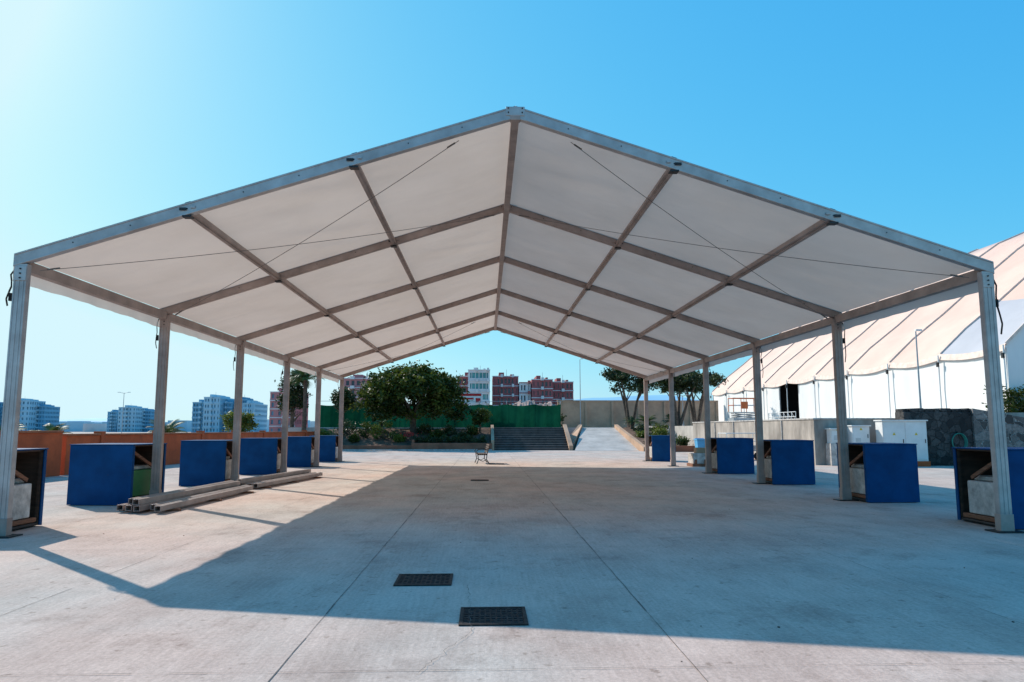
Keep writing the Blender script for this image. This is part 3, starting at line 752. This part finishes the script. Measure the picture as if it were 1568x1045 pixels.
def palm(x,y,z0,h,fl,n,seed,droop=.6):
    rd=random.Random(seed); T=empty("palm_tree"); b=MB()
    if h>.3: b.path([(x,y,z0-.1),(x+.03,y,z0+h*.5),(x,y,z0+h)],[.2,.15,.16],'bark',9)
    b.build("trunk",T)
    vs=[];fs=[];tint=[]
    for i in range(n):
        a=rd.uniform(0,6.28); el=rd.uniform(.1,1.25); d=Vector((math.cos(a),math.sin(a),0)); side=Vector((-d.y,d.x,0)); p=Vector((x,y,z0+h)); tv=rd.random()
        seg=12
        for q in range(seg):
            t=q/seg; e2=el-droop*2.0*t*t-.2*t; st=(d*math.cos(e2)+Vector((0,0,math.sin(e2))))*fl/seg; p2=p+st
            ln=fl*.28*math.sin(math.pi*min(.98,t*.9+.12)); 
            for sd_ in(-1,1):
                for hh in(0,.5):
                    pp=p.lerp(p2,hh); tip=pp+side*sd_*ln+st.normalized()*ln*.7-Vector((0,0,ln*.35)); w_=st*.22
                    o=len(vs); vs+=[pp-w_,pp+w_,tip]; fs.append((o,o+1,o+2)); tint+=[tv]*3
            o=len(vs); wv=side*.02; vs+=[p-wv,p+wv,p2+wv,p2-wv]; fs.append((o,o+1,o+2,o+3)); tint+=[tv]*4
            p=p2
    b=MB(); b.raw(vs,fs,'lf4'); b.build("fronds",T,tint=tint)
palm(-20.0,46,0,1.2,1.5,22,1); palm(-23.5,40,0,1.1,1.2,20,2); palm(-31,48,0,1.0,1.6,20,3); palm(12.7,60,1.5,.6,1.1,22,4); palm(14.8,60,1.8,.4,1.0,20,5); palm(-14.6,58,1.,4.4,1.7,30,6,.75)
palm(11.8,61.5,1.6,.5,.9,16,8); palm(-9,60.5,1.6,.4,1.0,18,9)
def pine(x,y,z0,H,rad,seed):
    rd=random.Random(seed); T=empty("umbrella_pine_tree"); b=MB(); blobs=[]
    for i in range(5):
        a=i*1.26+rd.random(); q=rad*rd.uniform(.35,.8); e=Vector((x+math.cos(a)*q,y+math.sin(a)*q*.8,z0+H*rd.uniform(.78,.95)))
        m=Vector((x+math.cos(a)*q*.45,y+math.sin(a)*q*.4,z0+H*.45)); b.path([(x+math.cos(a)*.12,y+math.sin(a)*.12,z0-.1),m,e],[.15,.1,.035],'bark',7)
        e2=m+Vector((rd.uniform(-1,1),rd.uniform(-1,1),1.2))*.9; b.path([m,e2],[.06,.02],'bark',5)
        blobs.append((e.x,e.y,e.z,rad*rd.uniform(.38,.55),rad*.45,H*.13)); blobs.append((e2.x,e2.y,e2.z+.1,rad*.28,rad*.28,H*.09))
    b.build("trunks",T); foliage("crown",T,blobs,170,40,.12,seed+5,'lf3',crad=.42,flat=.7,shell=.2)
pine(12.0,63,1.7,4.9,2.4,51); pine(14.8,58,1.8,4.2,2.2,52); pine(18.0,64,1.8,4.9,2.6,53)
foliage("boundary_hedge",None,[(23.4+.9*i,33.05,2.7,.75,.5,.85) for i in range(9)],300,40,.08,88,'lf1',crad=.28)
foliage("background_shrubs",None,[(-14+2.2*i,72,2.6+.5*math.sin(i*2.1),1.4,1.,1.1) for i in range(10)],200,36,.14,99,'lf3',crad=.5)

# ---------------------------------------------------------------- WORLD / SUN / CAMERA
world=bpy.data.worlds.new("World"); scene.world=world; world.use_nodes=True
nt=world.node_tree; bg=nt.nodes["Background"]; L=nt.links.new
sky=nt.nodes.new("ShaderNodeTexSky"); sky.sky_type='NISHITA'; sky.sun_disc=False
sky.sun_elevation=R(34.6); sky.sun_rotation=R(-44.7); sky.air_density=1.0; sky.dust_density=.8; sky.ozone_density=2.0; sky.altitude=100
sp=nt.nodes.new("ShaderNodeSeparateColor"); cb=nt.nodes.new("ShaderNodeCombineColor"); L(sky.outputs[0],sp.inputs[0])
for i,(gn,gm,mxv) in enumerate(((.60,1.2,.68),(.88,.52,.93),(1.0,.17,1.0))):
    a=nt.nodes.new("ShaderNodeMath"); a.operation='MULTIPLY'; a.inputs[1].default_value=.13; L(sp.outputs[i],a.inputs[0])
    p=nt.nodes.new("ShaderNodeMath"); p.operation='POWER'; p.inputs[1].default_value=gm; L(a.outputs[0],p.inputs[0])
    q=nt.nodes.new("ShaderNodeMath"); q.operation='MULTIPLY'; q.inputs[1].default_value=gn; L(p.outputs[0],q.inputs[0])
    mn=nt.nodes.new("ShaderNodeMath"); mn.operation='MINIMUM'; mn.inputs[1].default_value=mxv; L(q.outputs[0],mn.inputs[0])
    k=nt.nodes.new("ShaderNodeMath"); k.operation='MULTIPLY'; k.inputs[1].default_value=1/.12; L(mn.outputs[0],k.inputs[0]); L(k.outputs[0],cb.inputs[i])
L(cb.outputs[0],bg.inputs[0]); bg.inputs[1].default_value=.12
sun=bpy.data.lights.new("sun",'SUN'); sun.energy=5.0; sun.angle=R(.5); sun.color=(1,.95,.87)
so=bpy.data.objects.new("sun",sun); col.objects.link(so)
sd=Vector((-4.23,4.27,4.14)).normalized()
so.rotation_euler=sd.to_track_quat('Z','Y').to_euler(); so.location=(-40,40,50)
cam=bpy.data.cameras.new("camera"); co=bpy.data.objects.new("camera",cam); col.objects.link(co)
cam.sensor_width=36; cam.lens=25.76; cam.clip_end=12000; cam.clip_start=.05
co.location=(-.45,0,1.56); co.rotation_euler=(R(90+6.86),0,R(-2.04))
scene.camera=co
scene.view_settings.view_transform='Standard'; scene.view_settings.look='None'; scene.view_settings.exposure=0
